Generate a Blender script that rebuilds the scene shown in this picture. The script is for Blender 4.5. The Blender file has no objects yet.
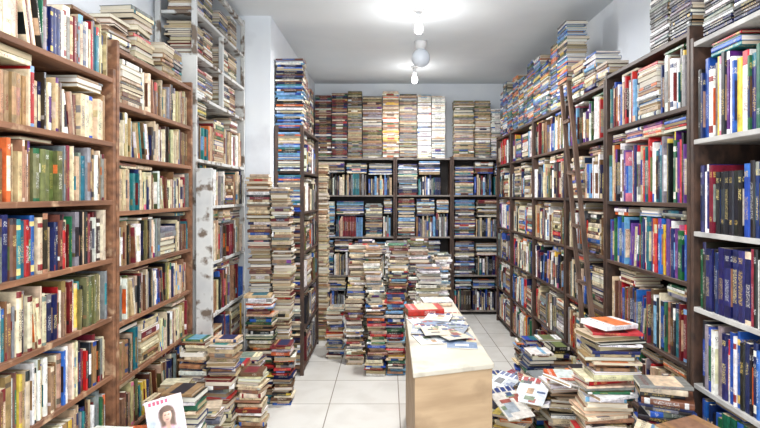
import bpy, bmesh, math, random
from mathutils import Vector, Matrix
from mathutils.bvhtree import BVHTree
random.seed(31)
rnd=random.random; uni=random.uniform
scene=bpy.context.scene
COL=scene.collection
F=550.0; VX=388.0; VY=195.0; CZ=1.5
def lin(c):
    r=[]
    for v in c:
        v=v/255.0
        r.append(v/12.92 if v<=0.04045 else ((v+0.055)/1.055)**2.4)
    return tuple(r)
# ------------------------------------------------------------ materials
def newmat(name):
    m=bpy.data.materials.new(name); m.use_nodes=True
    nt=m.node_tree; nt.nodes.clear()
    out=nt.nodes.new('ShaderNodeOutputMaterial'); b=nt.nodes.new('ShaderNodeBsdfPrincipled')
    nt.links.new(b.outputs[0],out.inputs[0])
    return m,nt,b
def noise_mat(name,c1,c2,scale=(4,4,4),rough=0.6,detail=6,bump=0.0,lo=0.35,hi=0.65,c3=None,s3=1.3,lo3=.55,hi3=.75,nscale=1.0):
    m,nt,b=newmat(name); L=nt.links.new
    tc=nt.nodes.new('ShaderNodeTexCoord'); mp=nt.nodes.new('ShaderNodeMapping'); mp.inputs['Scale'].default_value=scale
    L(tc.outputs['Object'],mp.inputs[0])
    n=nt.nodes.new('ShaderNodeTexNoise'); n.inputs['Scale'].default_value=nscale; n.inputs['Detail'].default_value=detail
    L(mp.outputs[0],n.inputs['Vector'])
    r=nt.nodes.new('ShaderNodeValToRGB'); r.color_ramp.elements[0].position=lo; r.color_ramp.elements[1].position=hi
    r.color_ramp.elements[0].color=(*lin(c1),1); r.color_ramp.elements[1].color=(*lin(c2),1)
    L(n.outputs['Fac'],r.inputs[0]); last=r.outputs[0]
    if c3:
        n2=nt.nodes.new('ShaderNodeTexNoise'); n2.inputs['Scale'].default_value=s3; n2.inputs['Detail'].default_value=8
        L(tc.outputs['Object'],n2.inputs['Vector'])
        mr=nt.nodes.new('ShaderNodeMapRange'); mr.inputs[1].default_value=lo3; mr.inputs[2].default_value=hi3
        L(n2.outputs['Fac'],mr.inputs[0])
        mx=nt.nodes.new('ShaderNodeMixRGB'); mx.inputs[2].default_value=(*lin(c3),1)
        L(mr.outputs[0],mx.inputs[0]); L(last,mx.inputs[1]); last=mx.outputs[0]
    L(last,b.inputs['Base Color']); b.inputs['Roughness'].default_value=rough
    if bump:
        bp=nt.nodes.new('ShaderNodeBump'); bp.inputs['Strength'].default_value=bump; bp.inputs['Distance'].default_value=.01
        L(n.outputs['Fac'],bp.inputs['Height']); L(bp.outputs[0],b.inputs['Normal'])
    return m
M_WALL=noise_mat('painted_plaster',(230,236,244),(241,246,250),scale=(2,2,2),rough=.8,c3=(180,182,188),s3=1.6,lo3=.6,hi3=.85)
M_CEIL=noise_mat('ceiling_paint',(224,230,234),(234,239,242),scale=(1.5,1.5,1.5),rough=.85)
M_BROWN=noise_mat('worn_brown_wood',(98,64,44),(148,102,72),scale=(25,2,25),rough=.6,bump=.1,c3=(186,154,122),s3=14,lo3=.6,hi3=.74)
M_DARK=noise_mat('dark_stained_wood',(46,34,29),(84,61,49),scale=(25,3,12),rough=.5,bump=.1)
M_INNER=noise_mat('dark_inner_panel',(36,31,30),(56,49,46),scale=(8,3,8),rough=.7)
M_STEEL=noise_mat('grey_brown_board',(100,92,88),(138,130,124),scale=(20,3,20),rough=.5)
M_PALE=noise_mat('worn_pale_paint',(186,188,188),(212,212,208),scale=(6,6,6),rough=.7,c3=(112,98,86),s3=12,lo3=.53,hi3=.62)
M_EDGE=noise_mat('pale_shelf_edge',(150,148,146),(186,184,180),scale=(8,8,8),rough=.6)
M_VENEER=noise_mat('tan_veneer',(166,138,106),(188,160,126),scale=(3,3,22),rough=.6,c3=(138,112,84),s3=4)
M_LAM=noise_mat('cream_laminate',(182,174,158),(204,197,181),scale=(5,5,5),rough=.45,c3=(142,128,110),s3=7)
M_LADDER=noise_mat('weathered_ladder_wood',(66,50,42),(118,92,76),scale=(30,30,4),rough=.8,bump=.3)
M_PLASTIC=noise_mat('white_plastic',(214,216,218),(228,229,230),scale=(3,3,3),rough=.4)
M_GLOBE=noise_mat('opal_glass',(205,215,228),(225,232,240),scale=(3,3,3),rough=.2)
def emis(name,c,s):
    m,nt,b=newmat(name); b.inputs['Base Color'].default_value=(1,1,1,1)
    b.inputs['Emission Color'].default_value=(*c,1); b.inputs['Emission Strength'].default_value=s; return m
M_BULB=emis('lit_bulb_glass',(1,.98,.95),16)
def floor_mat():
    m,nt,b=newmat('ceramic_floor_tiles'); L=nt.links.new
    tc=nt.nodes.new('ShaderNodeTexCoord'); mp=nt.nodes.new('ShaderNodeMapping')
    mp.inputs['Location'].default_value=(.42,.05,0); L(tc.outputs['Object'],mp.inputs[0])
    br=nt.nodes.new('ShaderNodeTexBrick'); br.offset=0; br.inputs['Scale'].default_value=1
    br.inputs['Brick Width'].default_value=.5; br.inputs['Row Height'].default_value=.5
    br.inputs['Mortar Size'].default_value=.004; br.inputs['Mortar Smooth'].default_value=.1
    br.inputs['Color1'].default_value=(*lin((224,223,219)),1); br.inputs['Color2'].default_value=(*lin((215,213,208)),1)
    br.inputs['Mortar'].default_value=(*lin((144,138,130)),1)
    L(mp.outputs[0],br.inputs[0])
    n=nt.nodes.new('ShaderNodeTexNoise'); n.inputs['Scale'].default_value=4; n.inputs['Detail'].default_value=10; n.inputs['Distortion'].default_value=.3
    L(tc.outputs['Object'],n.inputs[0])
    mr=nt.nodes.new('ShaderNodeMapRange'); mr.inputs[1].default_value=.42; mr.inputs[2].default_value=.8; mr.inputs[4].default_value=.4
    L(n.outputs['Fac'],mr.inputs[0])
    mx=nt.nodes.new('ShaderNodeMixRGB'); mx.inputs[2].default_value=(*lin((176,168,158)),1)
    L(mr.outputs[0],mx.inputs[0]); L(br.outputs[0],mx.inputs[1]); L(mx.outputs[0],b.inputs['Base Color'])
    b.inputs['Roughness'].default_value=.2
    return m
M_FLOOR=floor_mat()
def cover_mat():
    m,nt,b=newmat('book_cover'); L=nt.links.new
    a=nt.nodes.new('ShaderNodeAttribute'); a.attribute_name='col'
    k=nt.nodes.new('ShaderNodeAttribute'); k.attribute_name='ink'
    uv=nt.nodes.new('ShaderNodeUVMap'); uv.uv_map='UVMap'
    mp=nt.nodes.new('ShaderNodeMapping'); mp.inputs['Scale'].default_value=(260,230,1); L(uv.outputs[0],mp.inputs[0])
    n=nt.nodes.new('ShaderNodeTexNoise'); n.inputs['Scale'].default_value=1; n.inputs['Detail'].default_value=1
    L(mp.outputs[0],n.inputs[0])
    mr=nt.nodes.new('ShaderNodeMapRange'); mr.inputs[1].default_value=.49; mr.inputs[2].default_value=.58
    L(n.outputs['Fac'],mr.inputs[0])
    mu=nt.nodes.new('ShaderNodeMath'); mu.operation='MULTIPLY'; L(mr.outputs[0],mu.inputs[0]); L(k.outputs['Alpha'],mu.inputs[1])
    mx=nt.nodes.new('ShaderNodeMixRGB'); L(mu.outputs[0],mx.inputs[0]); L(a.outputs['Color'],mx.inputs[1]); L(k.outputs['Color'],mx.inputs[2])
    n2=nt.nodes.new('ShaderNodeTexNoise'); n2.inputs['Scale'].default_value=34; n2.inputs['Detail'].default_value=8; L(uv.outputs[0],n2.inputs[0])
    m2=nt.nodes.new('ShaderNodeMapRange'); m2.inputs[1].default_value=.3; m2.inputs[2].default_value=.7; m2.inputs[3].default_value=.6; m2.inputs[4].default_value=1.2; L(n2.outputs['Fac'],m2.inputs[0])
    vm=nt.nodes.new('ShaderNodeVectorMath'); vm.operation='SCALE'; L(mx.outputs[0],vm.inputs[0]); L(m2.outputs[0],vm.inputs['Scale'])
    L(vm.outputs[0],b.inputs['Base Color']); b.inputs['Roughness'].default_value=.42
    return m
def page_mat():
    m,nt,b=newmat('book_pages'); L=nt.links.new
    a=nt.nodes.new('ShaderNodeAttribute'); a.attribute_name='col'
    uv=nt.nodes.new('ShaderNodeUVMap'); uv.uv_map='UVMap'
    mp=nt.nodes.new('ShaderNodeMapping'); mp.inputs['Scale'].default_value=(420,6,1); L(uv.outputs[0],mp.inputs[0])
    n=nt.nodes.new('ShaderNodeTexNoise'); n.inputs['Scale'].default_value=1; n.inputs['Detail'].default_value=2; L(mp.outputs[0],n.inputs[0])
    m2=nt.nodes.new('ShaderNodeMapRange'); m2.inputs[3].default_value=.48; m2.inputs[4].default_value=1.18; L(n.outputs['Fac'],m2.inputs[0])
    vm=nt.nodes.new('ShaderNodeVectorMath'); vm.operation='SCALE'; L(a.outputs['Color'],vm.inputs[0]); L(m2.outputs[0],vm.inputs['Scale'])
    L(vm.outputs[0],b.inputs['Base Color']); b.inputs['Roughness'].default_value=.9
    return m
M_COVER=cover_mat(); M_PAGE=page_mat()
# ------------------------------------------------------------ mesh helpers
def mkobj(name,me,parent=None):
    o=bpy.data.objects.new(name,me); COL.objects.link(o)
    if parent: o.parent=parent
    return o
def tag(o,label,cat,group=None,kind=None):
    o["label"]=label; o["category"]=cat
    if group: o["group"]=group
    if kind: o["kind"]=kind
def box_mesh(name,a,b,mat,bev=0.0):
    bm=bmesh.new(); bmesh.ops.create_cube(bm,size=1)
    for v in bm.verts:
        v.co=Vector([(a[i]+b[i])/2+v.co[i]*(b[i]-a[i]) for i in range(3)])
    if bev: bmesh.ops.bevel(bm,geom=bm.edges[:],offset=bev,segments=1,affect='EDGES')
    me=bpy.data.meshes.new(name); bm.to_mesh(me); bm.free(); me.materials.append(mat); return me
def prism_mesh(name,pts,z0,z1,mat,bev=0.0):
    bm=bmesh.new()
    lo=[bm.verts.new((p[0],p[1],z0)) for p in pts]; hi=[bm.verts.new((p[0],p[1],z1)) for p in pts]
    n=len(pts); bm.faces.new(lo[::-1]); bm.faces.new(hi)
    for i in range(n): bm.faces.new((lo[i],lo[(i+1)%n],hi[(i+1)%n],hi[i]))
    if bev: bmesh.ops.bevel(bm,geom=bm.edges[:],offset=bev,segments=1,affect='EDGES')
    bmesh.ops.recalc_face_normals(bm,faces=bm.faces[:])
    me=bpy.data.meshes.new(name); bm.to_mesh(me); bm.free(); me.materials.append(mat); return me
def lathe(name,prof,mat,n=24):
    bm=bmesh.new(); rings=[]
    for r,z in prof:
        if r<1e-5: rings.append([bm.verts.new((0,0,z))])
        else: rings.append([bm.verts.new((r*math.cos(2*math.pi*i/n),r*math.sin(2*math.pi*i/n),z)) for i in range(n)])
    for a,b in zip(rings,rings[1:]):
        for i in range(n):
            j=(i+1)%n
            if len(a)==1 and len(b)==1: continue
            if len(a)==1: bm.faces.new((a[0],b[j],b[i]))
            elif len(b)==1: bm.faces.new((a[i],a[j],b[0]))
            else: bm.faces.new((a[i],a[j],b[j],b[i]))
    bmesh.ops.recalc_face_normals(bm,faces=bm.faces[:])
    for f in bm.faces: f.smooth=True
    me=bpy.data.meshes.new(name); bm.to_mesh(me); bm.free(); me.materials.append(mat); return me
def struct(name,a,b,mat,label):
    o=mkobj(name,box_mesh(name,a,b,mat)); o["kind"]="structure"; o["label"]=label; o["category"]="room"; return o
# ------------------------------------------------------------ room
H=2.95; XL=-1.42; XR=1.68; XJ=-.95; YJ=4.45; YB=7.17
struct('floor',(-1.6,-1.2,-.1),(1.85,7.35,0),M_FLOOR,"dusty cream ceramic tile floor of the bookshop")
struct('ceiling',(-1.6,-1.2,H),(1.85,7.35,H+.1),M_CEIL,"plain pale grey painted ceiling")
struct('wall_left',(XL-.12,-1.2,0),(XL,YJ,H),M_WALL,"pale blue white plaster wall behind the bookcases")
struct('wall_jog',(XL-.12,YJ,0),(XJ,YB,H),M_WALL,"pale plaster wall corner jutting out beside the bookcases")
struct('wall_right',(XR,-1.2,0),(XR+.12,YB,H),M_WALL,"pale blue white plaster wall above tall bookcases")
struct('wall_back',(XL-.12,YB,0),(XR+.12,YB+.12,H),M_WALL,"pale plaster end wall behind stacked books")
# ------------------------------------------------------------ palettes
P={'cream':(220,204,172),'beige':(192,170,136),'tan':(156,122,88),'brown':(106,70,48),'dark brown':(58,42,34),'maroon':(110,28,36),
'red':(182,34,38),'orange':(210,104,48),'yellow':(216,182,70),'olive green':(98,98,60),'green':(32,94,62),'teal':(30,108,118),
'blue':(32,78,162),'navy blue':(20,30,80),'light blue':(112,160,200),'purple':(94,46,128),'pink':(206,104,138),'black':(22,22,26),
'grey':(126,126,127),'white':(233,231,227)}
def pal(s):
    r=[]
    for it in s.split(','):
        k,w=it.split(':'); r.append((k.strip(),float(w)))
    return r
PB=pal('cream:8,beige:7,tan:6,brown:5,white:2,grey:3,dark brown:3,maroon:2,black:1.5,olive green:1.2,red:.5,navy blue:.8,orange:.4,teal:.4')
PL=pal('cream:6,beige:4.5,tan:3.5,brown:3.5,white:3,grey:2.5,dark brown:2,black:2.5,maroon:2.6,red:1,navy blue:2,blue:.9,green:1,olive green:1.2,teal:.7,orange:.5,yellow:.5')
PM=pal('cream:3,beige:2,tan:1.5,brown:2,white:3.5,black:3,maroon:2,red:1.8,navy blue:2.5,blue:2,green:1.5,teal:1,orange:.8,yellow:.6,light blue:1.2,grey:2')
PD=pal('navy blue:4,black:3.5,maroon:3,brown:3,dark brown:2.5,blue:1.2,cream:2.5,white:1.2,beige:2,tan:1.5,teal:.6,red:.8,green:.8,grey:1.5')
PV=pal('white:6,blue:3.5,red:2.8,purple:3.5,black:2,yellow:.7,green:3,light blue:1.2,orange:.8,pink:.9,navy blue:3,cream:1.5,teal:1,grey:.6')
PS=pal('navy blue:6,blue:6,black:2.5,maroon:1.5,green:1,white:1.5,light blue:.5,red:.8,grey:.6')
PS2=pal('maroon:3,black:4,navy blue:6,blue:3,dark brown:2,red:.6,green:1,white:.8')
PN=pal('maroon:5,black:3,navy blue:3,brown:2,cream:1,green:1,white:1,tan:1')
PW=pal('white:9,cream:1.5,light blue:1,grey:3')
PK=pal('cream:4,beige:3.5,white:4,tan:2,brown:1.5,red:1.3,blue:1.2,navy blue:1,black:1.4,orange:.7,yellow:.6,green:.8,light blue:.7,pink:.3,maroon:1.2,grey:1.2')
PT=pal('grey:4,black:3.5,brown:2.5,beige:2.5,cream:2,navy blue:2.5,maroon:1.5,white:2.5,olive green:1,blue:1.2,red:.6,dark brown:2')
PBK=pal('grey:5,black:3.5,navy blue:4,white:2.5,light blue:2,blue:1.6,beige:2.5,brown:2,cream:1.8,maroon:1.5,teal:1,dark brown:1.5')
PQ=pal('blue:4,light blue:3,navy blue:2,grey:2,black:2,white:2,brown:1.5,cream:1.5,orange:1,teal:1.5')
def pick(p):
    s=sum(w for _,w in p); x=rnd()*s
    for k,w in p:
        x-=w
        if x<=0: return k
    return p[-1][0]
def vary(c,a=17):
    d=uni(-a,a)
    return tuple(max(4,min(242,v+d+uni(-a*.5,a*.5))) for v in c)
PAGES=[(226,217,196),(210,197,168),(184,164,132),(234,229,217),(160,136,106),(220,210,194)]
# ------------------------------------------------------------ book specs
SPECS=[]
def add(center,R,t,w,h,palette,where,grp,near=True):
    nm=pick(palette); c=vary(P[nm]); dark=sum(c)<300
    hard=rnd()<.45
    ink=random.choice([(206,176,96),(225,220,205),(210,210,208),(220,200,130)]) if dark else random.choice([(50,46,44),(130,40,40),(50,64,104),(90,76,60)])
    if not dark and nm in('red','orange','blue','green','teal','purple','pink') : ink=(245,243,235)
    st=random.choice([0,0,0,1,2,3,4])
    c2=vary(P[pick(PV if rnd()<.2 else palette)])
    SPECS.append(dict(c=Vector(center),R=R,t=t,w=w,h=h,nm=nm,col=c,ink=ink,st=st,c2=c2,hard=hard,
        pg=vary(random.choice(PAGES),8),where=where,grp=grp,seed=random.randint(0,10**6)))
CUTS=[0,.06,.17,.24,.55,.72,.82,.9,1]
CUTS2=[0,.14,.3,.75,1]
def book_geo(s,detail):
    t,w,h=s['t'],s['w'],s['h']; hard=s['hard']
    rr=random.Random(s['seed'])
    cth=.0026 if hard else .0009; ov=.003 if hard else .0006
    cth=min(cth,t*.2)
    r=min(.28*t,.006) if hard else min(.08*t,.002)
    out=[(0,w),(0,r),(.22*t,0),(.78*t,0),(t,r),(t,w)]
    inn=[(t-cth,w),(t-cth,r+cth),(cth,r+cth),(cth,w)]
    cuts=CUTS if detail else CUTS2
    V=[];FA=[];CO=[];IN=[];UV=[]
    off=rr.uniform(0,40)
    col=lin(s['col']); c2=lin(s['c2']); ink=lin(s['ink'])
    def face(ids,c,i,uvs):
        FA.append(ids);CO.append(c);IN.append(i);UV.append(uvs)
    n=len(cuts)
    for z in cuts:
        for x,y in out: V.append((x,y,z*h))
    st=s['st']
    ns=n-1
    segc=[col]*ns; segi=[0]*ns
    if detail:
        k=rr.choice([3,4,3,4,2]); segi[k]=rr.uniform(.4,.95)
        if k==4: segi[3]=segi[4] if rr.random()<.4 else 0
        if rr.random()<.4: segi[6]=.7
        if st==1: segc[0]=segc[7]=c2
        elif st==2: segc[2]=segc[3]=segc[4]=c2
        elif st==3: segc[1]=segc[6]=ink; segi[6]=0
        elif st==4: segc[6]=segc[7]=c2; segi[6]=1
    else:
        segi[2]=.7
        if st==1: segc[0]=c2
        elif st==2: segc[2]=c2
        elif st==4: segc[3]=c2
    front=[col]*ns; fi=[0]*ns
    if not hard or rr.random()<.4:
        ci=vary(P[rr.choice(['cream','beige','tan','brown','maroon','grey','white','navy blue','olive green','light blue','orange','teal','black'])]); ci=lin(ci)
        for k in range(ns):
            if .2<(cuts[k]+cuts[k+1])/2<.75: front[k]=ci
        fi[-2]=1
    for k in range(ns):
        z0,z1=cuts[k]*h,cuts[k+1]*h
        for e in range(5):
            a=k*6+e; ids=(a,a+1,a+7,a+6)
            if 1<=e<=3: c=segc[k]; i=segi[k] if e==2 else 0
            elif e==4: c=front[k]; i=fi[k]
            else: c=front[k] if rr.random()<.5 else col; i=0
            x0=0 if e in(0,4) else out[e][0]; x1=w if e in(0,4) else out[e+1][0]
            face(ids,c,(*ink,i),[(off+x0,off+z0),(off+x1,off+z0),(off+x1,off+z1),(off+x0,off+z1)])
    for z,rev in((0,False),(h,True)):
        b=len(V)
        pts=out+inn
        for x,y in pts: V.append((x,y,z))
        ids=list(range(b,b+10))
        if rev: ids=ids[::-1]
        face(tuple(ids),col,(0,0,0,0),[(off,off)]*10)
    b=len(V)
    for z in(0,h):
        for x,y in [(0,w),(cth,w),(cth,r+cth),(t-cth,r+cth),(t-cth,w),(t,w)]: V.append((x,y,z))
    for e in range(5):
        face((b+e+6,b+e+7,b+e+1,b+e),col,(0,0,0,0),[(off,off)]*4)
    x0,x1=cth,t-cth; y0,y1=r+cth,w-ov*1.2; z0,z1=ov,h-ov
    PVt=[(x0,y0,z0),(x1,y0,z0),(x1,y1,z0),(x0,y1,z0),(x0,y0,z1),(x1,y0,z1),(x1,y1,z1),(x0,y1,z1)]
    PF=[(0,3,2,1),(4,5,6,7),(2,3,7,6)]
    if detail: PF+=[(0,1,5,4),(1,2,6,5),(3,0,4,7)]
    pc=lin(s['pg'])
    PU=[[(PVt[i][0]+off,(PVt[i][1]+PVt[i][2])) for i in f] for f in PF]
    o=Vector((t/2,w/2,h/2))
    V=[Vector(v)-o for v in V]; PVt=[Vector(v)-o for v in PVt]
    return (V,FA,CO,IN,UV),(PVt,PF,[pc]*len(PF),[(0,0,0,0)]*len(PF),PU)
def build_mesh(name,parts,mats,midx):
    VV=[];FF=[];MI=[];CC=[];II=[];UU=[]
    for (V,Fa,C,I,U),m in zip(parts,midx):
        b=len(VV); VV.extend(V)
        for f,c,i,u in zip(Fa,C,I,U):
            FF.append([x+b for x in f]); MI.append(m)
            for k in range(len(f)):
                CC.extend((c[0],c[1],c[2],1.0)); II.extend(i); UU.extend(u[k])
    me=bpy.data.meshes.new(name); me.from_pydata(VV,[],FF)
    a=me.attributes.new('col','FLOAT_COLOR','CORNER'); a.data.foreach_set('color',CC)
    a=me.attributes.new('ink','FLOAT_COLOR','CORNER'); a.data.foreach_set('color',II)
    uv=me.uv_layers.new(name='UVMap'); uv.data.foreach_set('uv',UU)
    for m in mats: me.materials.append(m)
    me.polygons.foreach_set('material_index',MI); me.update()
    return me
# ------------------------------------------------------------ layout helpers
Z=Vector((0,0,1))
SIDES={'L':(Vector((1,0,0)),Vector((0,1,0))),'R':(Vector((-1,0,0)),Vector((0,1,0))),'B':(Vector((0,-1,0)),Vector((1,0,0)))}
def basis(x,y,z):
    return Matrix(((x[0],y[0],z[0]),(x[1],y[1],z[1]),(x[2],y[2],z[2])))
def R_stand(f,flip=False):
    y=-f if not flip else f.copy(); return basis(y.cross(Z),y,Z)
def R_lie(f,up=True):
    y=-f; x=Z if up else -Z; return basis(x,y,x.cross(y))
def pt(side,front,u,d,z):
    f,U=SIDES[side]
    base=Vector((front,0,0)) if side!='B' else Vector((0,front,0))
    return base+U*u-f*d+Z*z
def lie_stack(side,front,u,d0,z0,ztop,hl,palette,where,grp,tr=(.010,.03),wr=(.12,.165),fore=.35,jit=.006,yaw=.05,hv=.84):
    z=z0; f,U=SIDES[side]
    while True:
        t=uni(*tr)
        if z+t>ztop: break
        h=hl*uni(hv,1); w=uni(*wr)
        y=uni(-yaw,yaw); ff=Matrix.Rotation(y,3,'Z')@f
        if rnd()<fore: ff=-ff
        c=pt(side,front,u+uni(-jit,jit),d0+w/2+uni(0,jit),z+t/2)
        add(c,R_lie(ff,rnd()<.7),t,w,h,palette,where,grp); z+=t+.0004
    return z
def fill_row(side,front,u0,u1,z,clear,palette,where,grp,hr=(.16,.21),tr=(.010,.03),wr=(.12,.16),lie=.06,top=.25,lean=.12,rec=(.004,.03),sp=.06):
    f,U=SIDES[side]; Rs=R_stand(f); u=u0+.003; hmax=clear-.008
    run=[]
    def flush():
        nonlocal run
        if len(run)>4 and rnd()<top:
            mh=max(r[2] for r in run); a,b=run[0][0],run[-1][1]
            if clear-mh>.022 and b-a>.12:
                hl=min(.2,b-a)
                uu=uni(a+hl/2,b-hl/2)
                lie_stack(side,front,uu,.02,z+mh+.0006,z+clear-.006,hl,palette,where,grp,tr=(.008,.02),fore=.25,yaw=.02)
        run=[]
    while u<u1-.03:
        x=rnd(); left=u1-u
        if x<lie*.35 and left>.27:
            flush(); hl=uni(.19,.23)
            lie_stack(side,front,u+hl/2+.008,.01,z,z+hmax*uni(.7,1),hl,palette,where,grp,yaw=.03); u+=hl+.02; continue
        if x<lie*.35+lean*.25 and left>.3 and u>u0+.1:
            flush(); th=uni(.08,.2); hh=min(uni(*hr),hmax-.012); u+=hh*math.sin(th)+.002
            for k in range(random.randint(2,6)):
                t=uni(*tr); h=hh*uni(.90,1); w=uni(*wr)
                if u+t/math.cos(th)>u1: break
                cu=u+t/2*math.cos(th)-h/2*math.sin(th); cz=t/2*math.sin(th)+h/2*math.cos(th)
                ax=U.cross(Z); R=Matrix.Rotation(th,3,ax)@Rs
                add(pt(side,front,cu,uni(*rec)+w/2,z+cz),R,t,w,h,palette,where,grp); u+=t/math.cos(th)+.0008
            continue
        nset=random.randint(3,7) if rnd()<sp else 1
        bt=uni(*tr) if rnd()<.85 else tr[1]*uni(1,1.4); bh=min(uni(*hr),hmax); bw=uni(*wr); p1=palette
        if nset>1: p1=[(pick(palette),1)]
        stop=False
        for k in range(nset):
            if nset==1 or k==0: t,h,w=bt,bh,bw
            else: t=bt*uni(.9,1.1); h=bh;w=bw
            if u+t>u1: stop=True;break
            add(pt(side,front,u+t/2,uni(*rec)+w/2,z+h/2),Rs,t,w,h,p1,where,grp)
            run.append((u,u+t,h)); u+=t+(.0006 if rnd()<.92 else uni(.003,.01))
        if stop: break
        if len(run)>12: flush()
    flush()
def top_stacks(side,front,u0,u1,z,hfun,palette,where,grp,hl=(.19,.24),gap=.012,**k):
    u=u0
    while True:
        h=uni(*hl)
        if u+h>u1:
            if u1-u>.13: h=u1-u
            else: break
        p=palette[int((u-u0)/(u1-u0)*len(palette))] if isinstance(palette[0],list) else palette
        tr=k.get('tr',(.012,.03))
        if p is PW: tr=(.006,.016)
        lie_stack(side,front,u+h/2,k.get('d',.01)+uni(0,.03),z,z+hfun(u),h,p,where,grp,tr=tr,wr=k.get('wr',(.13,.17)),fore=k.get('fore',.3),jit=k.get('jit',.004),yaw=k.get('yaw',.02),hv=k.get('hv',.84))
        u+=h+gap
def bookcase(side,front,u0,u1,depth,boards,topz,mat,label,edge=None,posts0=False,back=True,name='bookcase',pt_t=.022,backz=None,sidez=None):
    e=bpy.data.objects.new(name,None); COL.objects.link(e); e.empty_display_size=.1
    base=pt(side,front,(u0+u1)/2,depth/2,0); e.location=base
    tag(e,label,"bookcase")
    def bx(nm,ua,ub,da,db,za,zb,m):
        a=pt(side,front,ua,da,za)-base; b=pt(side,front,ub,db,zb)-base
        lo=[min(a[i],b[i]) for i in range(3)]; hi=[max(a[i],b[i]) for i in range(3)]
        return mkobj(nm,box_mesh(nm,lo,hi,m,.0015),e)
    T=.02
    sz=sidez or topz
    if posts0:
        bx('post',u0,u0+.03,0,.03,0,topz,mat); bx('post',u0,u0+.03,depth-.03,depth,0,topz,mat)
    else: bx('side_panel',u0,u0+pt_t,0,depth,0,sz,mat)
    bx('side_panel',u1-pt_t,u1,0,depth,0,sz,mat)
    if sidez:
        for ua in(u0,u1-pt_t):
            for da in(0,depth-.03): bx('post',ua,ua+pt_t,da,da+.03,sz+.0002,topz,mat)
    for z in boards:
        if posts0: bx('shelf',u0+.0305,u1-pt_t-.0003,0.0,depth-.012,z-T,z,edge or mat)
        else: bx('shelf',u0+pt_t+.0003,u1-pt_t-.0003,.002,depth-.012,z-T,z,edge or mat)
    if back: bx('back_panel',u0+pt_t+.0003,u1-pt_t-.0003,depth-.0115,depth-.002,.02,backz or topz-.03,M_INNER if mat is not M_PALE else mat)
    return e,bx
def clears(boards,topclear):
    b=sorted(boards); return [(z,(b[i+1]-.02-z) if i+1<len(b) else topclear) for i,z in enumerate(b)]
# ------------------------------------------------------------ LEFT bookcases
XLF=-1.15
G1="books on the brown shelves"
b1=[.05,.27,.507,.75,.993,1.236,1.479,1.722,1.989]
bookcase('L',XLF,1.2,2.325,.25,b1,2.03,M_BROWN,"tall worn brown wooden bookcase crammed with old books")
pp=[PL,PL,PL,PL,PL,PD,PB,PB,PL]
for i,(z,c) in enumerate(clears(b1,.23)):
    fill_row('L',XLF,1.224,2.30,z,c,pp[i],"on a worn brown shelf",G1,hr=(.15,.205),tr=(.006,.021),lie=.012,top=.7,rec=(.004,.024),lean=.16,sp=.03)
b2=[.05,.24,.46,.70,.95,1.19,1.43,1.67,1.90,2.13]
bookcase('L',XLF,2.335,3.24,.25,b2,2.16,M_BROWN,"worn brown wooden bookcase packed tight with paperbacks")
pp=[PL,PL,PL,PL,PL,PL,PL,PB,PB,PB]
for i,(z,c) in enumerate(clears(b2,.2)):
    if i==9: continue
    fill_row('L',XLF,2.36,3.215,z,c,pp[i],"on a worn brown shelf",G1,hr=(.145,.195),tr=(.006,.020),lie=.03,top=.7,rec=(.004,.024),lean=.16,sp=.03)
top_stacks('L',XLF,2.36,2.85,2.13,lambda u:uni(.16,.30),PB,"flat on top of a brown bookcase",G1,jit=.014,yaw=.10,hl=(.17,.21))
top_stacks('L',XLF,2.87,3.2,2.13,lambda u:uni(.14,.26),PB,"flat on top of a brown bookcase",G1,jit=.012,yaw=.08,hl=(.15,.16))
b3=[.05,.40,.71,1.06,1.43,1.72,2.11,2.36,2.62]
W4="on a pale painted shelf"; G4="books on the pale painted shelves"
e3,bx3=bookcase('L',XLF,3.30,4.42,.25,b3,2.90,M_PALE,"worn pale painted open frame bookcase beside the wall corner",edge=M_PALE,backz=2.33,sidez=2.34)
bx3('post',3.83,3.855,.0,.03,2.3605,2.60,M_PALE); bx3('post',3.83,3.855,.0,.03,2.1105,2.34,M_PALE)
bx3('rail',3.3223,4.3977,.0,.03,2.85,2.88,M_PALE)
for i,(z,c) in enumerate(clears(b3,.3)):
    if i>=6: continue
    fill_row('L',XLF,3.33,4.39,z,c,PL,W4,G4,hr=(.20,.27),tr=(.009,.026),lie=.2,top=1)
for zz,hh in((2.11,.23),(2.36,.235),(2.62,.24)):
    top_stacks('L',XLF,3.335,3.825,zz,lambda u:uni(.8,.97)*hh,PT,W4,G4,jit=.003,yaw=.03,d=.02,hl=(.18,.235),gap=.002,tr=(.009,.02))
    top_stacks('L',XLF,3.865,4.385,zz,lambda u:uni(.8,.97)*hh,PT,W4,G4,jit=.003,yaw=.03,d=.02,hl=(.18,.235),gap=.002,tr=(.009,.02))
po=mkobj('timber_post',box_mesh('timber_post',(-1.138,3.255,0),(-1.045,3.293,1.66),M_PALE,.003)); tag(po,"peeling pale painted timber post standing between bookcases","post")
# L4 far left
XF4=-.70; b4=[.06,.38,.70,1.02,1.36,1.70,2.06]
W5="on a narrow dark shelf"; G5="books on the narrow dark bookcase"
bookcase('L',XF4,4.56,5.55,.24,b4,2.08,M_DARK,"dark narrow bookcase with open end stuffed with stacked books",posts0=True)
for i,(z,c) in enumerate(clears(b4,.5)):
    if i<6:
        fill_row('L',XF4,4.78,5.52,z,c,PT,W5,G5,hr=(.19,.25),lie=.4,top=1)
        lie_stack('B',4.56,XF4-.12,.0,z,z+c-.01,.2,PQ if i>3 else PT,W5,G5,wr=(.11,.14),fore=.2,jit=.002,yaw=.015,tr=(.008,.022),hv=.92)
top_stacks('L',XF4,4.80,5.5,2.06,lambda u:uni(.42,.55),PN,W5,G5,fore=.1,gap=.003)
lie_stack('B',4.58,XF4-.12,.0,2.06,2.64,.24,PQ,W5,G5,wr=(.13,.16),fore=.15,jit=.003,tr=(.008,.02))
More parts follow.
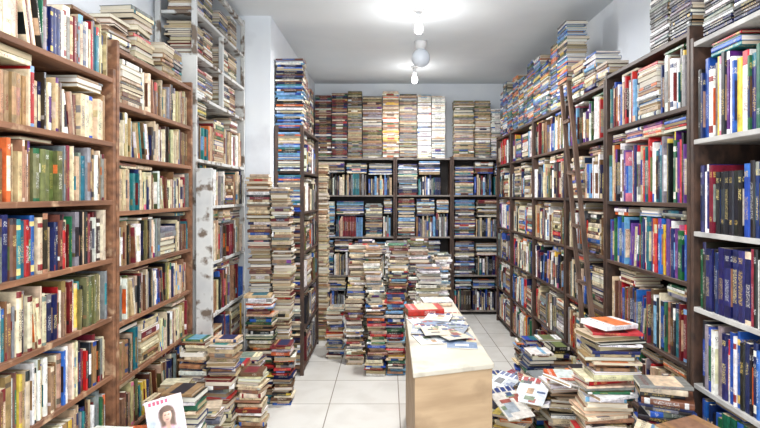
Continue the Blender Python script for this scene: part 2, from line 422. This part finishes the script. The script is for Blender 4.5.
# ------------------------------------------------------------ BACK bookcase
YF=6.87
bb=[.06,.50,.98,1.50,1.96]
W3="in the dark end wall bookcase"; G3="books in the end wall bookcase"
for a,b in((-.93,.09),(.09,.80),(.80,1.66)):
    bookcase('B',YF,a+.002,b-.002,.28,bb,1.975,M_DARK,"dark bookcase section against the end wall filled with stacks",edge=M_STEEL)
    for z,c in clears(bb,.9)[:-1]:
        u=a+.03
        while u<b-.15:
            if rnd()<.45:
                hl=min(uni(.18,.27),b-.03-u)
                lie_stack('B',YF,u+hl/2,.005+uni(0,.03),z,z+(c-.015)*uni(.86,1),hl,PBK,W3,G3,fore=.1,jit=.005,yaw=.04,tr=(.008,.022)); u+=hl+.005
            else:
                e=min(u+uni(.2,.4),b-.03)
                hb=uni(.21,.27)
                fill_row('B',YF,u,e,z,c,PBK,W3,G3,hr=(hb-.03,hb+.03),tr=(.008,.024),lie=0,top=0,lean=.0)
                w0=e-u-.01; nn=max(1,int(w0/.19)); ww=w0/nn
                for q in range(nn):
                    lie_stack('B',YF,u+.005+ww*(q+.5),.01,z+hb+.031,z+(c-.01)*uni(.88,1),ww-.006,PBK,W3,G3,fore=.15,jit=.002,yaw=.015,tr=(.008,.02),hv=.9)
                u=e+.004
tg=pal('grey:5,brown:3,tan:3,beige:2,black:1.5,white:1,olive green:2'); tgr=pal('olive green:2.5,grey:4,beige:4,tan:2,white:1.5')
tb_=pal('beige:4,tan:4,brown:2,cream:2,grey:2'); ty=pal('yellow:1.6,tan:3,cream:3,white:2,grey:2,orange:1')
tops=[PN,PN,tg,tg,tg,ty,tg,tg,PW,PW,PW,tb_]
GB="books piled on the end wall bookcase"; WB="piled on top of the end wall bookcase"
top_stacks('B',YF,-.92,.82,1.96,lambda u:(.78+.07*rnd()),tops,WB,GB,tr=(.007,.02),fore=.08,hl=(.17,.27),wr=(.15,.2),gap=.001,jit=.003,yaw=.015,hv=.92)
top_stacks('B',YF,.822,1.48,1.96,lambda u:(.58+.15*rnd()),[tgr,tgr,tb_,PW,PT],WB,GB,tr=(.007,.02),fore=.1,hl=(.18,.26),wr=(.15,.2),gap=.001,jit=.008,yaw=.05,hv=.88)
# ------------------------------------------------------------ RIGHT bookcases
XRF=1.30
GR="books on the dark shelves along the wall"
r1=[.08,.38,.70,1.025,1.345,1.735,2.15]
bookcase('R',XRF,1.30,2.365,.36,r1,2.17,M_DARK,"dark wooden bookcase holding thick reference volumes",edge=M_EDGE)
pr=[PM,PS,PS,PS2,PS,PV,PN]
for i,(z,c) in enumerate(clears(r1,.5)):
    if i==6: continue
    fill_row('R',XRF,1.325,2.34,z,c,pr[i],"on a pale edged dark shelf",GR,hr=(.235,.29) if i!=5 else (.27,.33),tr=(.012,.03),wr=(.16,.2),lie=0.0,top=.8,lean=.08,rec=(.008,.02),sp=.12 if i<5 else .03)
r2=[.08,.40,.755,1.12,1.465,1.89,2.21]
bookcase('R',XRF,2.373,3.29,.36,r2,2.23,M_DARK,"dark wooden bookcase crammed with colourful textbooks")
pr=[PM,PM,PM,PV,PV,PM,PN]
for i,(z,c) in enumerate(clears(r2,.5)):
    if i==6: continue
    fill_row('R',XRF,2.40,3.265,z,c,pr[i],"on a dark wooden shelf",GR,hr=(.22,.275) if i!=4 else (.25,.33),tr=(.008,.025),wr=(.15,.19),lie=.02,top=1,lean=.18,sp=.02)
PJ=pal('black:8,navy blue:3,white:1.2,grey:2,dark brown:1')
top_stacks('R',XRF,1.33,2.34,2.15,lambda u:uni(.5,.7),PJ,"flat on top of a dark bookcase",GR,hl=(.17,.2),tr=(.010,.018),fore=0)
top_stacks('R',XRF,2.40,2.86,2.21,lambda u:uni(.38,.5),PJ,"flat on top of a dark bookcase",GR,hl=(.17,.2),tr=(.010,.018),fore=0)
r3=[.08,.42,.78,1.13,1.48,1.85,2.17]
ys=[3.30,4.05,4.95,5.85,6.60]
for a,b in zip(ys,ys[1:]):
    bookcase('R',XRF,a,b-.006,.36,r3,2.19,M_DARK,"dark wooden bookcase overflowing with mixed books along the wall")
    for i,(z,c) in enumerate(clears(r3,.5)):
        if i==6: continue
        fill_row('R',XRF,a+.025,b-.03,z,c,random.choice([PM,PM,PK,PV,PT]),"on a dark wooden shelf",GR,hr=(.20,.28),tr=(.009,.028),lie=.2,top=1,lean=.15)
PO=pal('blue:5,orange:2,yellow:1.2,white:2.2,light blue:4,teal:2.5,tan:1.5,cream:1,red:1.2,green:1,black:2.5,grey:1.5,navy blue:2.5')
top_stacks('R',XRF,3.33,4.02,2.17,lambda u:uni(.16,.28),PM,"flat on top of a dark bookcase",GR,jit=.012,yaw=.08,fore=.2)
top_stacks('R',XRF,4.08,6.55,2.17,lambda u:uni(.44,.64),PO,"flat on top of a dark bookcase",GR,fore=.05,jit=.006,yaw=.04,gap=.002,tr=(.009,.024))
# ------------------------------------------------------------ floor stacks
def stk(Y,ztop,hl,palette,where,X,yaw=0.0,z0=0.0,fore=.4,tr=(.008,.026),wr=(.12,.17),jit=.014,grp="books stacked on the floor",drift=.03,jy=.13):
    z=z0; dx=uni(-drift,drift); dy=uni(-drift,drift)*.5
    while True:
        t=uni(*tr)
        if z+t>ztop: break
        h=hl*uni(.78,1); w=uni(*wr)
        f=Vector((0,-1,0)); f=Matrix.Rotation(yaw+uni(-jy,jy),3,'Z')@f
        if rnd()<fore: f=-f
        add(Vector((X+uni(-jit,jit)+dx*math.sin(z*5),Y+uni(-jit,jit)+dy*z,z+t/2)),R_lie(f,rnd()<.7),t,w,h,palette,where,grp); z+=t+.0004
    return z
WF="piled on the tiled floor"
tc_=pal('cream:5,beige:4,tan:3,white:3,brown:2.2,grey:1.6,navy blue:.8,red:.8,maroon:1,black:1.1,green:.4,blue:.5')
stk(4.27,1.66,.18,tc_,WF,-.985,drift=.015,fore=.5,jit=.01,jy=.08); stk(4.22,1.56,.155,tc_,WF,-.81,drift=.015,fore=.5,jit=.01,jy=.08)
stk(4.02,.78,.20,PM,WF,-.93,fore=.2); stk(4.0,.44,.15,PM,WF,-.76,fore=.2,drift=.01)
for X,Y,zt,pp_ in((-1.04,3.42,.60,PM),(-.88,3.45,.50,tc_),(-1.05,3.22,.62,tc_),(-.89,3.2,.56,tc_),
    (-1.03,2.98,.78,tc_),(-.87,2.94,.76,tc_),(-.745,3.02,.56,tc_),(-1.05,2.75,.60,tc_),(-.88,2.7,.5,PK),
    (-1.02,2.5,.58,tc_),(-.84,2.48,.44,PK),(-1.03,2.28,.52,PW),(-1.03,2.02,.64,PW)):
    stk(Y,zt*uni(.94,1.03),.15,pp_,WF,X,wr=(.10,.135),yaw=uni(-.2,.2),fore=.5,tr=(.007,.024),drift=.02,jy=.18,jit=.012)
stk(2.30,.70,.16,PK,WF,-.85,wr=(.10,.14),fore=.5,drift=.0,jy=.2,jit=.006)
stk(2.08,.54,.17,PK,WF,-.87,wr=(.12,.14),fore=.5,drift=.0,jy=.2,jit=.006)
# beige tower beside dark bookcase
stk(5.74,1.82,.17,pal('beige:4,tan:3,cream:2'),WF,-.70,fore=.5,drift=.0,jit=.008,jy=.06)
# centre
stk(4.93,1.06,.17,tc_,WF,-.285,fore=.3,jit=.01); stk(4.90,1.05,.165,tc_,WF,-.11,fore=.3,jit=.01); stk(4.92,1.07,.175,PK,WF,.07,fore=.2,jit=.01)
stk(5.12,.48,.16,PK,WF,-.48); stk(5.2,1.1,.19,PT,WF,-.18,fore=.2); stk(5.2,1.08,.2,PW,WF,.06,fore=.1)
stk(5.12,1.10,.19,PT,WF,.27,fore=.1); stk(5.15,.98,.17,PW,WF,.48,fore=.1); stk(4.62,.62,.165,PK,WF,-.11,fore=.2); stk(4.64,.66,.16,PM,WF,.065,fore=.1)
stk(4.60,.92,.2,PW,WF,.32,fore=.3)
# right piles
stk(2.42,.92,.215,tc_,WF,.945,fore=.3,yaw=.1,drift=.05,jy=.22,jit=.02,tr=(.008,.024)); stk(2.28,.74,.2,PM,WF,1.14,yaw=-.25,fore=.3,jy=.25)
stk(2.05,.60,.19,tc_,WF,1.13,fore=.3,yaw=.3,jy=.3); stk(2.13,.48,.18,PM,WF,.95,fore=.3,yaw=-.2,jy=.3)
stk(2.80,.60,.18,PK,WF,.88,fore=.3,jy=.3); stk(2.72,.64,.18,PM,WF,1.10,jy=.25,fore=.2)
stk(3.0,.56,.16,PK,WF,1.09,jy=.05); stk(3.08,.50,.17,PK,WF,.90,jy=.3)
stk(3.35,.56,.17,PM,WF,.92); stk(3.68,.5,.16,PT,WF,1.12,drift=.01); stk(3.95,.5,.16,PM,WF,1.13); stk(4.25,.4,.17,PT,WF,1.14); stk(4.55,.3,.17,PM,WF,1.15)
stk(3.02,.36,.18,PK,WF,.60,yaw=.3,jy=.4); stk(2.80,.40,.17,PK,WF,.64,yaw=-.2,jy=.4); stk(3.28,.30,.18,PK,WF,.68,yaw=-.4,jy=.4)
def tilted(x,y,z,t,w,h,rz,rx,ry,palette):
    R=Matrix.Rotation(rz,3,'Z')@Matrix.Rotation(rx,3,'X')@Matrix.Rotation(ry,3,'Y')@R_lie(Vector((0,-1,0)),True)
    add(Vector((x,y,z)),R,t,w,h,palette,"tumbled onto a loose pile","books stacked on the floor")
for k in range(14):
    x=uni(.56,.82); y=uni(2.70,3.35)
    tilted(x,y,.44-.15*(y-2.7)/.65+uni(0,.05),uni(.008,.018),uni(.12,.15),uni(.17,.2),uni(-1.4,1.4),uni(-.4,.4),uni(-.45,.45),PK)
tilted(.965,2.40,.94,.02,.14,.2,.5,.05,.06,PW)
tilted(.95,2.14,.50,.018,.14,.19,.7,.1,.1,PT)
tilted(1.13,2.05,.62,.02,.15,.2,.35,.06,-.06,[('tan',1)]); tilted(1.03,2.08,.575,.016,.14,.19,-.6,.15,.2,[('cream',1)])
tilted(.83,2.62,.61,.014,.14,.19,.9,.2,.35,PK); tilted(1.02,2.60,.67,.016,.14,.19,-.4,.25,.1,PM)
# ------------------------------------------------------------ table
TP=[(.105,2.31),(.472,2.44),(.458,3.94),(.112,3.74)]
def shrink(p,d):
    cx=sum(q[0] for q in p)/4; cy=sum(q[1] for q in p)/4
    return [(q[0]+(d if q[0]<cx else -d),q[1]+(d if q[1]<cy else -d)) for q in p]
tb=bpy.data.objects.new('table',None); COL.objects.link(tb); tag(tb,"narrow tan veneer table with cream top holding magazines","table")
mkobj('table_top',prism_mesh('table_top',TP,.73,.752,M_LAM,.003),tb)
S=shrink(TP,.008); S2=shrink(TP,.026)
def panel(nm,i,j,z0,z1,m=M_VENEER):
    mkobj(nm,prism_mesh(nm,[S[i],S[j],S2[j],S2[i]],z0,z1,m),tb)
panel('front_panel',0,1,0,.7295); panel('side_panel',1,2,0,.7295); panel('back_panel',2,3,0,.7295); panel('side_panel',3,0,0,.7295)
GT="books on the table"
def flat(x,y,z,t,w,h,rot,c,where,hard=True):
    f=Matrix.Rotation(rot,3,'Z')@Vector((0,-1,0))
    add(Vector((x,y,z+t/2)),R_lie(f,True),t,w,h,[(c,1)],where,GT); SPECS[-1]['hard']=hard; SPECS[-1]['st']=0; SPECS[-1]['seed']=4
flat(.225,3.48,.7523,.042,.19,.225,.12,'red',"flat on the tan table")
flat(.33,3.76,.7523,.02,.14,.2,-.1,'cream',"flat on the tan table"); flat(.33,3.76,.7727,.016,.14,.2,.1,'white',"flat on the tan table")
# ------------------------------------------------------------ magazines (grid painted covers)
def magazine(loc,R,w,h,t,paint,label,grp=None,nx=18,ny=26):
    V=[];Fa=[];C=[];I=[];U=[]
    for k,zz in enumerate((t/2,-t/2)):
        b=len(V)
        for j in range(ny+1):
            for i in range(nx+1):
                V.append(Vector(((i/nx-.5)*w,(j/ny-.5)*h,zz+ .0015*math.sin(math.pi*i/nx))))
        for j in range(ny):
            for i in range(nx):
                a=b+j*(nx+1)+i; ids=(a,a+1,a+nx+2,a+nx+1)
                if k: ids=ids[::-1]
                c=paint((i+.5)/nx,(j+.5)/ny) if k==0 else (225,222,215)
                Fa.append(ids);C.append(lin(c));I.append((0,0,0,0));U.append([(i/nx*w,j/ny*h)]*4)
    n=(nx+1)*(ny+1)
    rim=[i for i in range(nx+1)]+[j*(nx+1)+nx for j in range(1,ny+1)]+[ny*(nx+1)+i for i in range(nx-1,-1,-1)]+[j*(nx+1) for j in range(ny-1,0,-1)]
    PFa=[];
    for a,b in zip(rim,rim[1:]+rim[:1]): PFa.append((a,a+n,b+n,b))
    me=build_mesh('magazine',[(V,Fa,C,I,U)],[M_COVER],[0])
    o=mkobj('magazine',me); o.matrix_world=Matrix.Translation(loc)@R.to_4x4()
    tag(o,label,"magazine",grp)
    me2=build_mesh('page_edges',[(V,PFa,[lin((236,232,220))]*len(PFa),[(0,0,0,0)]*len(PFa),[[(0,0)]*4]*len(PFa))],[M_PAGE],[0])
    p=mkobj('page_edges',me2,o)
    return o
def girl(u,v):
    def mix(a,b,t):
        t=max(0,min(1,t)); return tuple(a[i]*(1-t)+b[i]*t for i in range(3))
    c=mix((222,206,216),(240,226,230),v)
    c=mix((186,200,214),c,((u-.1)**2+(v-.45)**2)*9)
    hr=((u-.54)/.22)**2+((v-.66)/.17)**2
    c=mix((92,70,60),c,(hr-.7)/.6)
    if .30<v<.66: c=mix((104,80,66),c,(abs(u-.55)/.21-.75)/.4)
    sh=((u-.52)/.46)**2+((v-.06)/.40)**2
    c=mix((230,168,186) if math.sin(u*31+v*17)+math.sin(v*43)>-.9 else (242,214,222),c,(sh-.85)/.25)
    if v<.56 and v>.38: c=mix((208,168,146),c,(abs(u-.54)/.06-.7)/.6)
    fc=((u-.54-.1*(v-.6))/.12)**2+((v-.63)/.125)**2
    c=mix(mix((200,156,134),(238,204,184),(u-.42)/.2),c,(fc-.75)/.45)
    e=min(((u-.495)/.03)**2+((v-.655)/.013)**2,((u-.59)/.03)**2+((v-.655)/.013)**2)
    c=mix((130,100,88),c,(e-.4)/1.2)
    c=mix((192,112,112),c,((((u-.54)/.045)**2+((v-.567)/.012)**2)-.5)/1.0)
    if v>.71 and ((u-.54)/.2)**2+((v-.69)/.14)**2<1: c=mix((92,70,60),(126,98,82),(u-.4)*3)
    if .89<v<.965 and .08<u<.66 and (math.sin(u*58)>-.4): c=(206,92,122)
    return c
def blocks(seed):
    r=random.Random(seed); base=r.choice([(228,228,226),(200,208,216),(120,140,170),(220,206,180),(150,160,176),(206,200,192)])
    rs=[]
    for k in range(8):
        x,y=r.random()*.8,r.random()*.8
        rs.append((x,y,x+r.uniform(.12,.5),y+r.uniform(.05,.3),r.choice([(60,80,120),(150,80,70),(216,198,158),(110,126,100),(150,158,166),(64,64,70),(236,236,234),(180,144,110)])))
    def f(u,v):
        c=base
        for a,b,e,d,cc in rs:
            if a<u<e and b<v<d: c=cc
        if v>.84 and int(u*18)%4: c=(160,54,54) if seed%2 else (44,62,120)
        return c
    return f
GM="magazines spread on the table"
def Rz(a): return Matrix.Rotation(a,3,'Z')
mz=.7523
r_=random.Random(5)
MG=[(.20,3.24,.2,0),(.365,3.18,-.15,0),(.205,3.03,-.1,1),(.37,2.96,.15,0),(.29,3.11,.3,2),(.22,2.84,.2,0),(.385,3.36,.1,1),(.36,3.02,-.3,2),(.33,2.87,.4,3),(.25,2.94,.1,4),(.37,2.76,-.1,0),(.30,3.27,-.25,3)]
LB=["pale magazine lying flat on the tan table","magazine with small pictures lying on the table","blue and white magazine on a cluttered table","colourful magazine in the spread on the table"]
for k,(x,y,a,lv) in enumerate(MG):
    magazine(Vector((x,y,mz+.0022+lv*.006)),Rz(a),r_.uniform(.13,.155),r_.uniform(.18,.21),.004,blocks(k+3),LB[k%4],GM)
def Rlean(yaw,tilt): return Rz(yaw)@Matrix.Rotation(math.radians(90)-tilt,3,'X')
magazine(Vector((-.845,2.10,.628)),Rlean(.25,.62)@Matrix.Rotation(.22,3,'Z'),.135,.20,.005,girl,"pale pink magazine with a woman's portrait lying tilted on books",None,54,80)
GF="magazines dropped on the floor pile"
for k,(x,y,z,a,b) in enumerate([(.60,2.70,.48,.4,.4),(.73,2.78,.51,-.5,.3),(.62,3.02,.46,-.9,.35),(.76,3.1,.45,.9,.3),(.66,3.3,.38,.3,.3),(.80,2.95,.49,1.4,.3)]):
    magazine(Vector((x,y,z)),Rz(a)@Matrix.Rotation(b,3,'X'),.15,.21,.005,blocks(20+k),"glossy magazine tumbled onto a low book pile",GF)
# ------------------------------------------------------------ ladder
def beam(name,a,b,w,d,mat,parent):
    a=Vector(a);b=Vector(b); ax=(b-a); L=ax.length
    bm=bmesh.new(); N=12; rings=[]; r=random.Random(int(L*1000))
    for k in range(N+1):
        z=L*k/N; jx=r.uniform(-.003,.003) if 0<k<N else 0; jy=r.uniform(-.003,.003) if 0<k<N else 0
        ww=w*r.uniform(.85,1.1)/2; dd=d*r.uniform(.85,1.1)/2
        rings.append([bm.verts.new((jx+sx*ww,jy+sy*dd,z)) for sx,sy in((-1,-1),(1,-1),(1,1),(-1,1))])
    for p,q in zip(rings,rings[1:]):
        for i in range(4): bm.faces.new((p[i],p[(i+1)%4],q[(i+1)%4],q[i]))
    bm.faces.new(rings[0][::-1]); bm.faces.new(rings[-1])
    me=bpy.data.meshes.new(name); bm.to_mesh(me); bm.free(); me.materials.append(mat)
    o=mkobj(name,me,parent); q=ax.to_track_quat('Z','Y'); o.location=a; o.rotation_mode='QUATERNION'; o.rotation_quaternion=q; return o
ld=bpy.data.objects.new('ladder',None); COL.objects.link(ld); tag(ld,"rough weathered wooden ladder leaning against a dark bookcase","ladder")
A0=Vector((1.225,3.08,.0)); B=Vector((1.272,3.88,2.30)); off=Vector((.0,.19,.0))
beam('rail',A0,B,.027,.03,M_LADDER,ld); beam('rail',A0+off,B+off*.85,.024,.028,M_LADDER,ld)
for k in range(6):
    s=.1+.155*k; p=A0.lerp(B,s); beam('rung',p+Vector((-.012,.012,uni(-.01,.01))),p+off*(1-.15*s)-Vector((.012,.012,0)),.02,.022,M_LADDER,ld)
# ------------------------------------------------------------ lamps and added fill lights
def bulb(x,y,label):
    e=bpy.data.objects.new('ceiling_lamp',None); COL.objects.link(e); e.location=(x,y,H); tag(e,label,"lamp")
    mkobj('ceiling_rose',lathe('ceiling_rose',[(0,0),(.045,0),(.045,-.012),(.03,-.022),(0,-.022)],M_PLASTIC),e)
    mkobj('lamp_holder',lathe('lamp_holder',[(0,-.022),(.018,-.022),(.020,-.07),(.016,-.074),(0,-.074)],M_PLASTIC),e)
    mkobj('glass_bulb',lathe('glass_bulb',[(0.013,-.0745),(.014,-.095),(.028,-.125),(.034,-.15),(.03,-.175),(.017,-.19),(0,-.194)],M_BULB),e)
bulb(.24,4.3,"bare lit bulb in a white ceiling holder"); bulb(.30,6.2,"bare lit bulb glowing near the end wall")
e=bpy.data.objects.new('globe_lamp',None); COL.objects.link(e); e.location=(.31,5.2,H); tag(e,"unlit round opal glass globe lamp on the ceiling","lamp")
mkobj('ceiling_rose',lathe('ceiling_rose',[(0,0),(.06,0),(.06,-.02),(.045,-.075),(0,-.075)],M_PLASTIC),e)
mkobj('glass_globe',lathe('glass_globe',[(.04,-.0755)]+[(.088*math.sin(a),-.155+.088*math.cos(a)) for a in [math.radians(d) for d in range(30,181,12)]]+[(0,-.243)],M_GLOBE,32),e)
def light(kind,loc,en,size,col=(1,.985,.965),rot=None,sy=None):
    l=bpy.data.lights.new('bulb_or_fill_light',kind); l.energy=en; l.color=col
    if kind=='POINT': l.shadow_soft_size=size
    else:
        l.size=size
        if sy: l.shape='RECTANGLE'; l.size_y=sy
    o=bpy.data.objects.new('bulb_or_fill_light',l); COL.objects.link(o); o.location=loc
    if rot: o.rotation_euler=rot
    return o
light('POINT',(.24,4.3,H-.34),9,.05); light('POINT',(.30,6.2,H-.36),4,.05)
light('AREA',(.24,4.3,H-.22),58,.25); light('AREA',(.30,6.2,H-.22),22,.2)
light('AREA',(.1,1.2,2.9),76,.5,(1,.99,.975),None,2.0)  # overhead fill added out of frame to brighten the near shelves, no fixture
light('AREA',(.1,-1.1,1.6),56,2.4,(.96,.98,1),(math.radians(90),0,0),2.2)  # fill added behind the camera as daylight from the open entrance, no lamp
# ------------------------------------------------------------ build books
def project(p):
    if p.y<.1: return None
    return (VX+F*p.x/p.y, VY-F*(p.z-CZ)/p.y)
cam=Vector((0,0,CZ))
bvv=[];bvf=[];owner=[]
FACES=[(0,1,3,2),(4,6,7,5),(0,4,5,1),(2,3,7,6),(0,2,6,4),(1,5,7,3)]
for idx,s in enumerate(SPECS):
    b=len(bvv); hx,hy,hz=s['t']/2,s['w']/2,s['h']/2
    cs=[s['c']+s['R']@Vector((sx*hx,sy*hy,sz*hz)) for sx in(-1,1) for sy in(-1,1) for sz in(-1,1)]
    s['cs']=cs; bvv.extend(cs)
    for f in FACES: bvf.append([b+i for i in f]); owner.append(idx)
b=len(bvv)
for z in(0,.75):
    for q in TP: bvv.append(Vector((q[0],q[1],z)))
for f in[(0,1,2,3),(4,5,6,7),(0,1,5,4),(1,2,6,5),(2,3,7,6),(3,0,4,7)]: bvf.append([b+i for i in f]); owner.append(-1)
bvh=BVHTree.FromPolygons(bvv,bvf)
def vis_area(idx,s):
    tot=0
    for f in FACES:
        P3=[s['cs'][i] for i in f]; c=sum(P3,Vector())/4
        out=c-s['c']
        if out.dot(cam-c)<=0: continue
        pp=[project(p) for p in P3]
        if any(q is None for q in pp): continue
        ar=abs(sum(pp[i][0]*pp[(i+1)%4][1]-pp[(i+1)%4][0]*pp[i][1] for i in range(4)))/2
        if ar<4: continue
        hit=0; n=0
        for k in range(5):
            q=c if k==4 else c.lerp(P3[k],.6)
            n+=1; x,y=project(q)
            if not(0<=x<760 and 0<=y<428): continue
            d=(q-cam); h=bvh.ray_cast(cam,d.normalized(),20)
            if h[2] is not None and (owner[h[2]]==idx or h[3]>d.length-.003): hit+=1
        tot+=ar*hit/n
    return tot
for i,s in enumerate(SPECS): s['vis']=vis_area(i,s)
order=sorted(range(len(SPECS)),key=lambda i:-SPECS[i]['vis'])
NI=320
chosen=set(order[:NI])
parts=[];mi=[]
for i,s in enumerate(SPECS):
    if i in chosen:
        cv,pg=book_geo(s,True)
        me=build_mesh('book',[cv],[M_COVER],[0]); o=mkobj('book',me)
        o.matrix_world=Matrix.Translation(s['c'])@s['R'].to_4x4()
        k='hardcover' if s['hard'] else 'paperback'
        th='thick ' if s['t']>.026 else ('thin ' if s['t']<.012 else '')
        tag(o,f"{th}{s['nm']} {k} book {s['where']}","book",s['grp'])
        me2=build_mesh('page_block',[pg],[M_PAGE],[0]); mkobj('page_block',me2,o)
    else:
        cv,pg=book_geo(s,s['vis']>100)
        T=Matrix.Translation(s['c'])@s['R'].to_4x4()
        parts.append(([T@v for v in cv[0]],)+cv[1:]); mi.append(0)
        parts.append(([T@v for v in pg[0]],)+pg[1:]); mi.append(1)
me=build_mesh('packed_books',parts,[M_COVER,M_PAGE],mi)
o=mkobj('packed_books',me); tag(o,"countless worn books packed on shelves and in floor stacks","books",None,"stuff")
# ------------------------------------------------------------ world, camera
w=bpy.data.worlds.new('World'); scene.world=w; w.use_nodes=True
bg=w.node_tree.nodes['Background']; bg.inputs[0].default_value=(.92,.96,1,1); bg.inputs[1].default_value=1.1
cd=bpy.data.cameras.new('camera'); co=bpy.data.objects.new('camera',cd); COL.objects.link(co)
co.location=(0,0,CZ); co.rotation_euler=(math.radians(90),0,0)
cd.sensor_width=36; cd.lens=F/760*36; cd.shift_x=-(VX-380)/760; cd.shift_y=-(214-VY)/760; cd.clip_start=.05
scene.camera=co
scene.view_settings.view_transform='Standard'
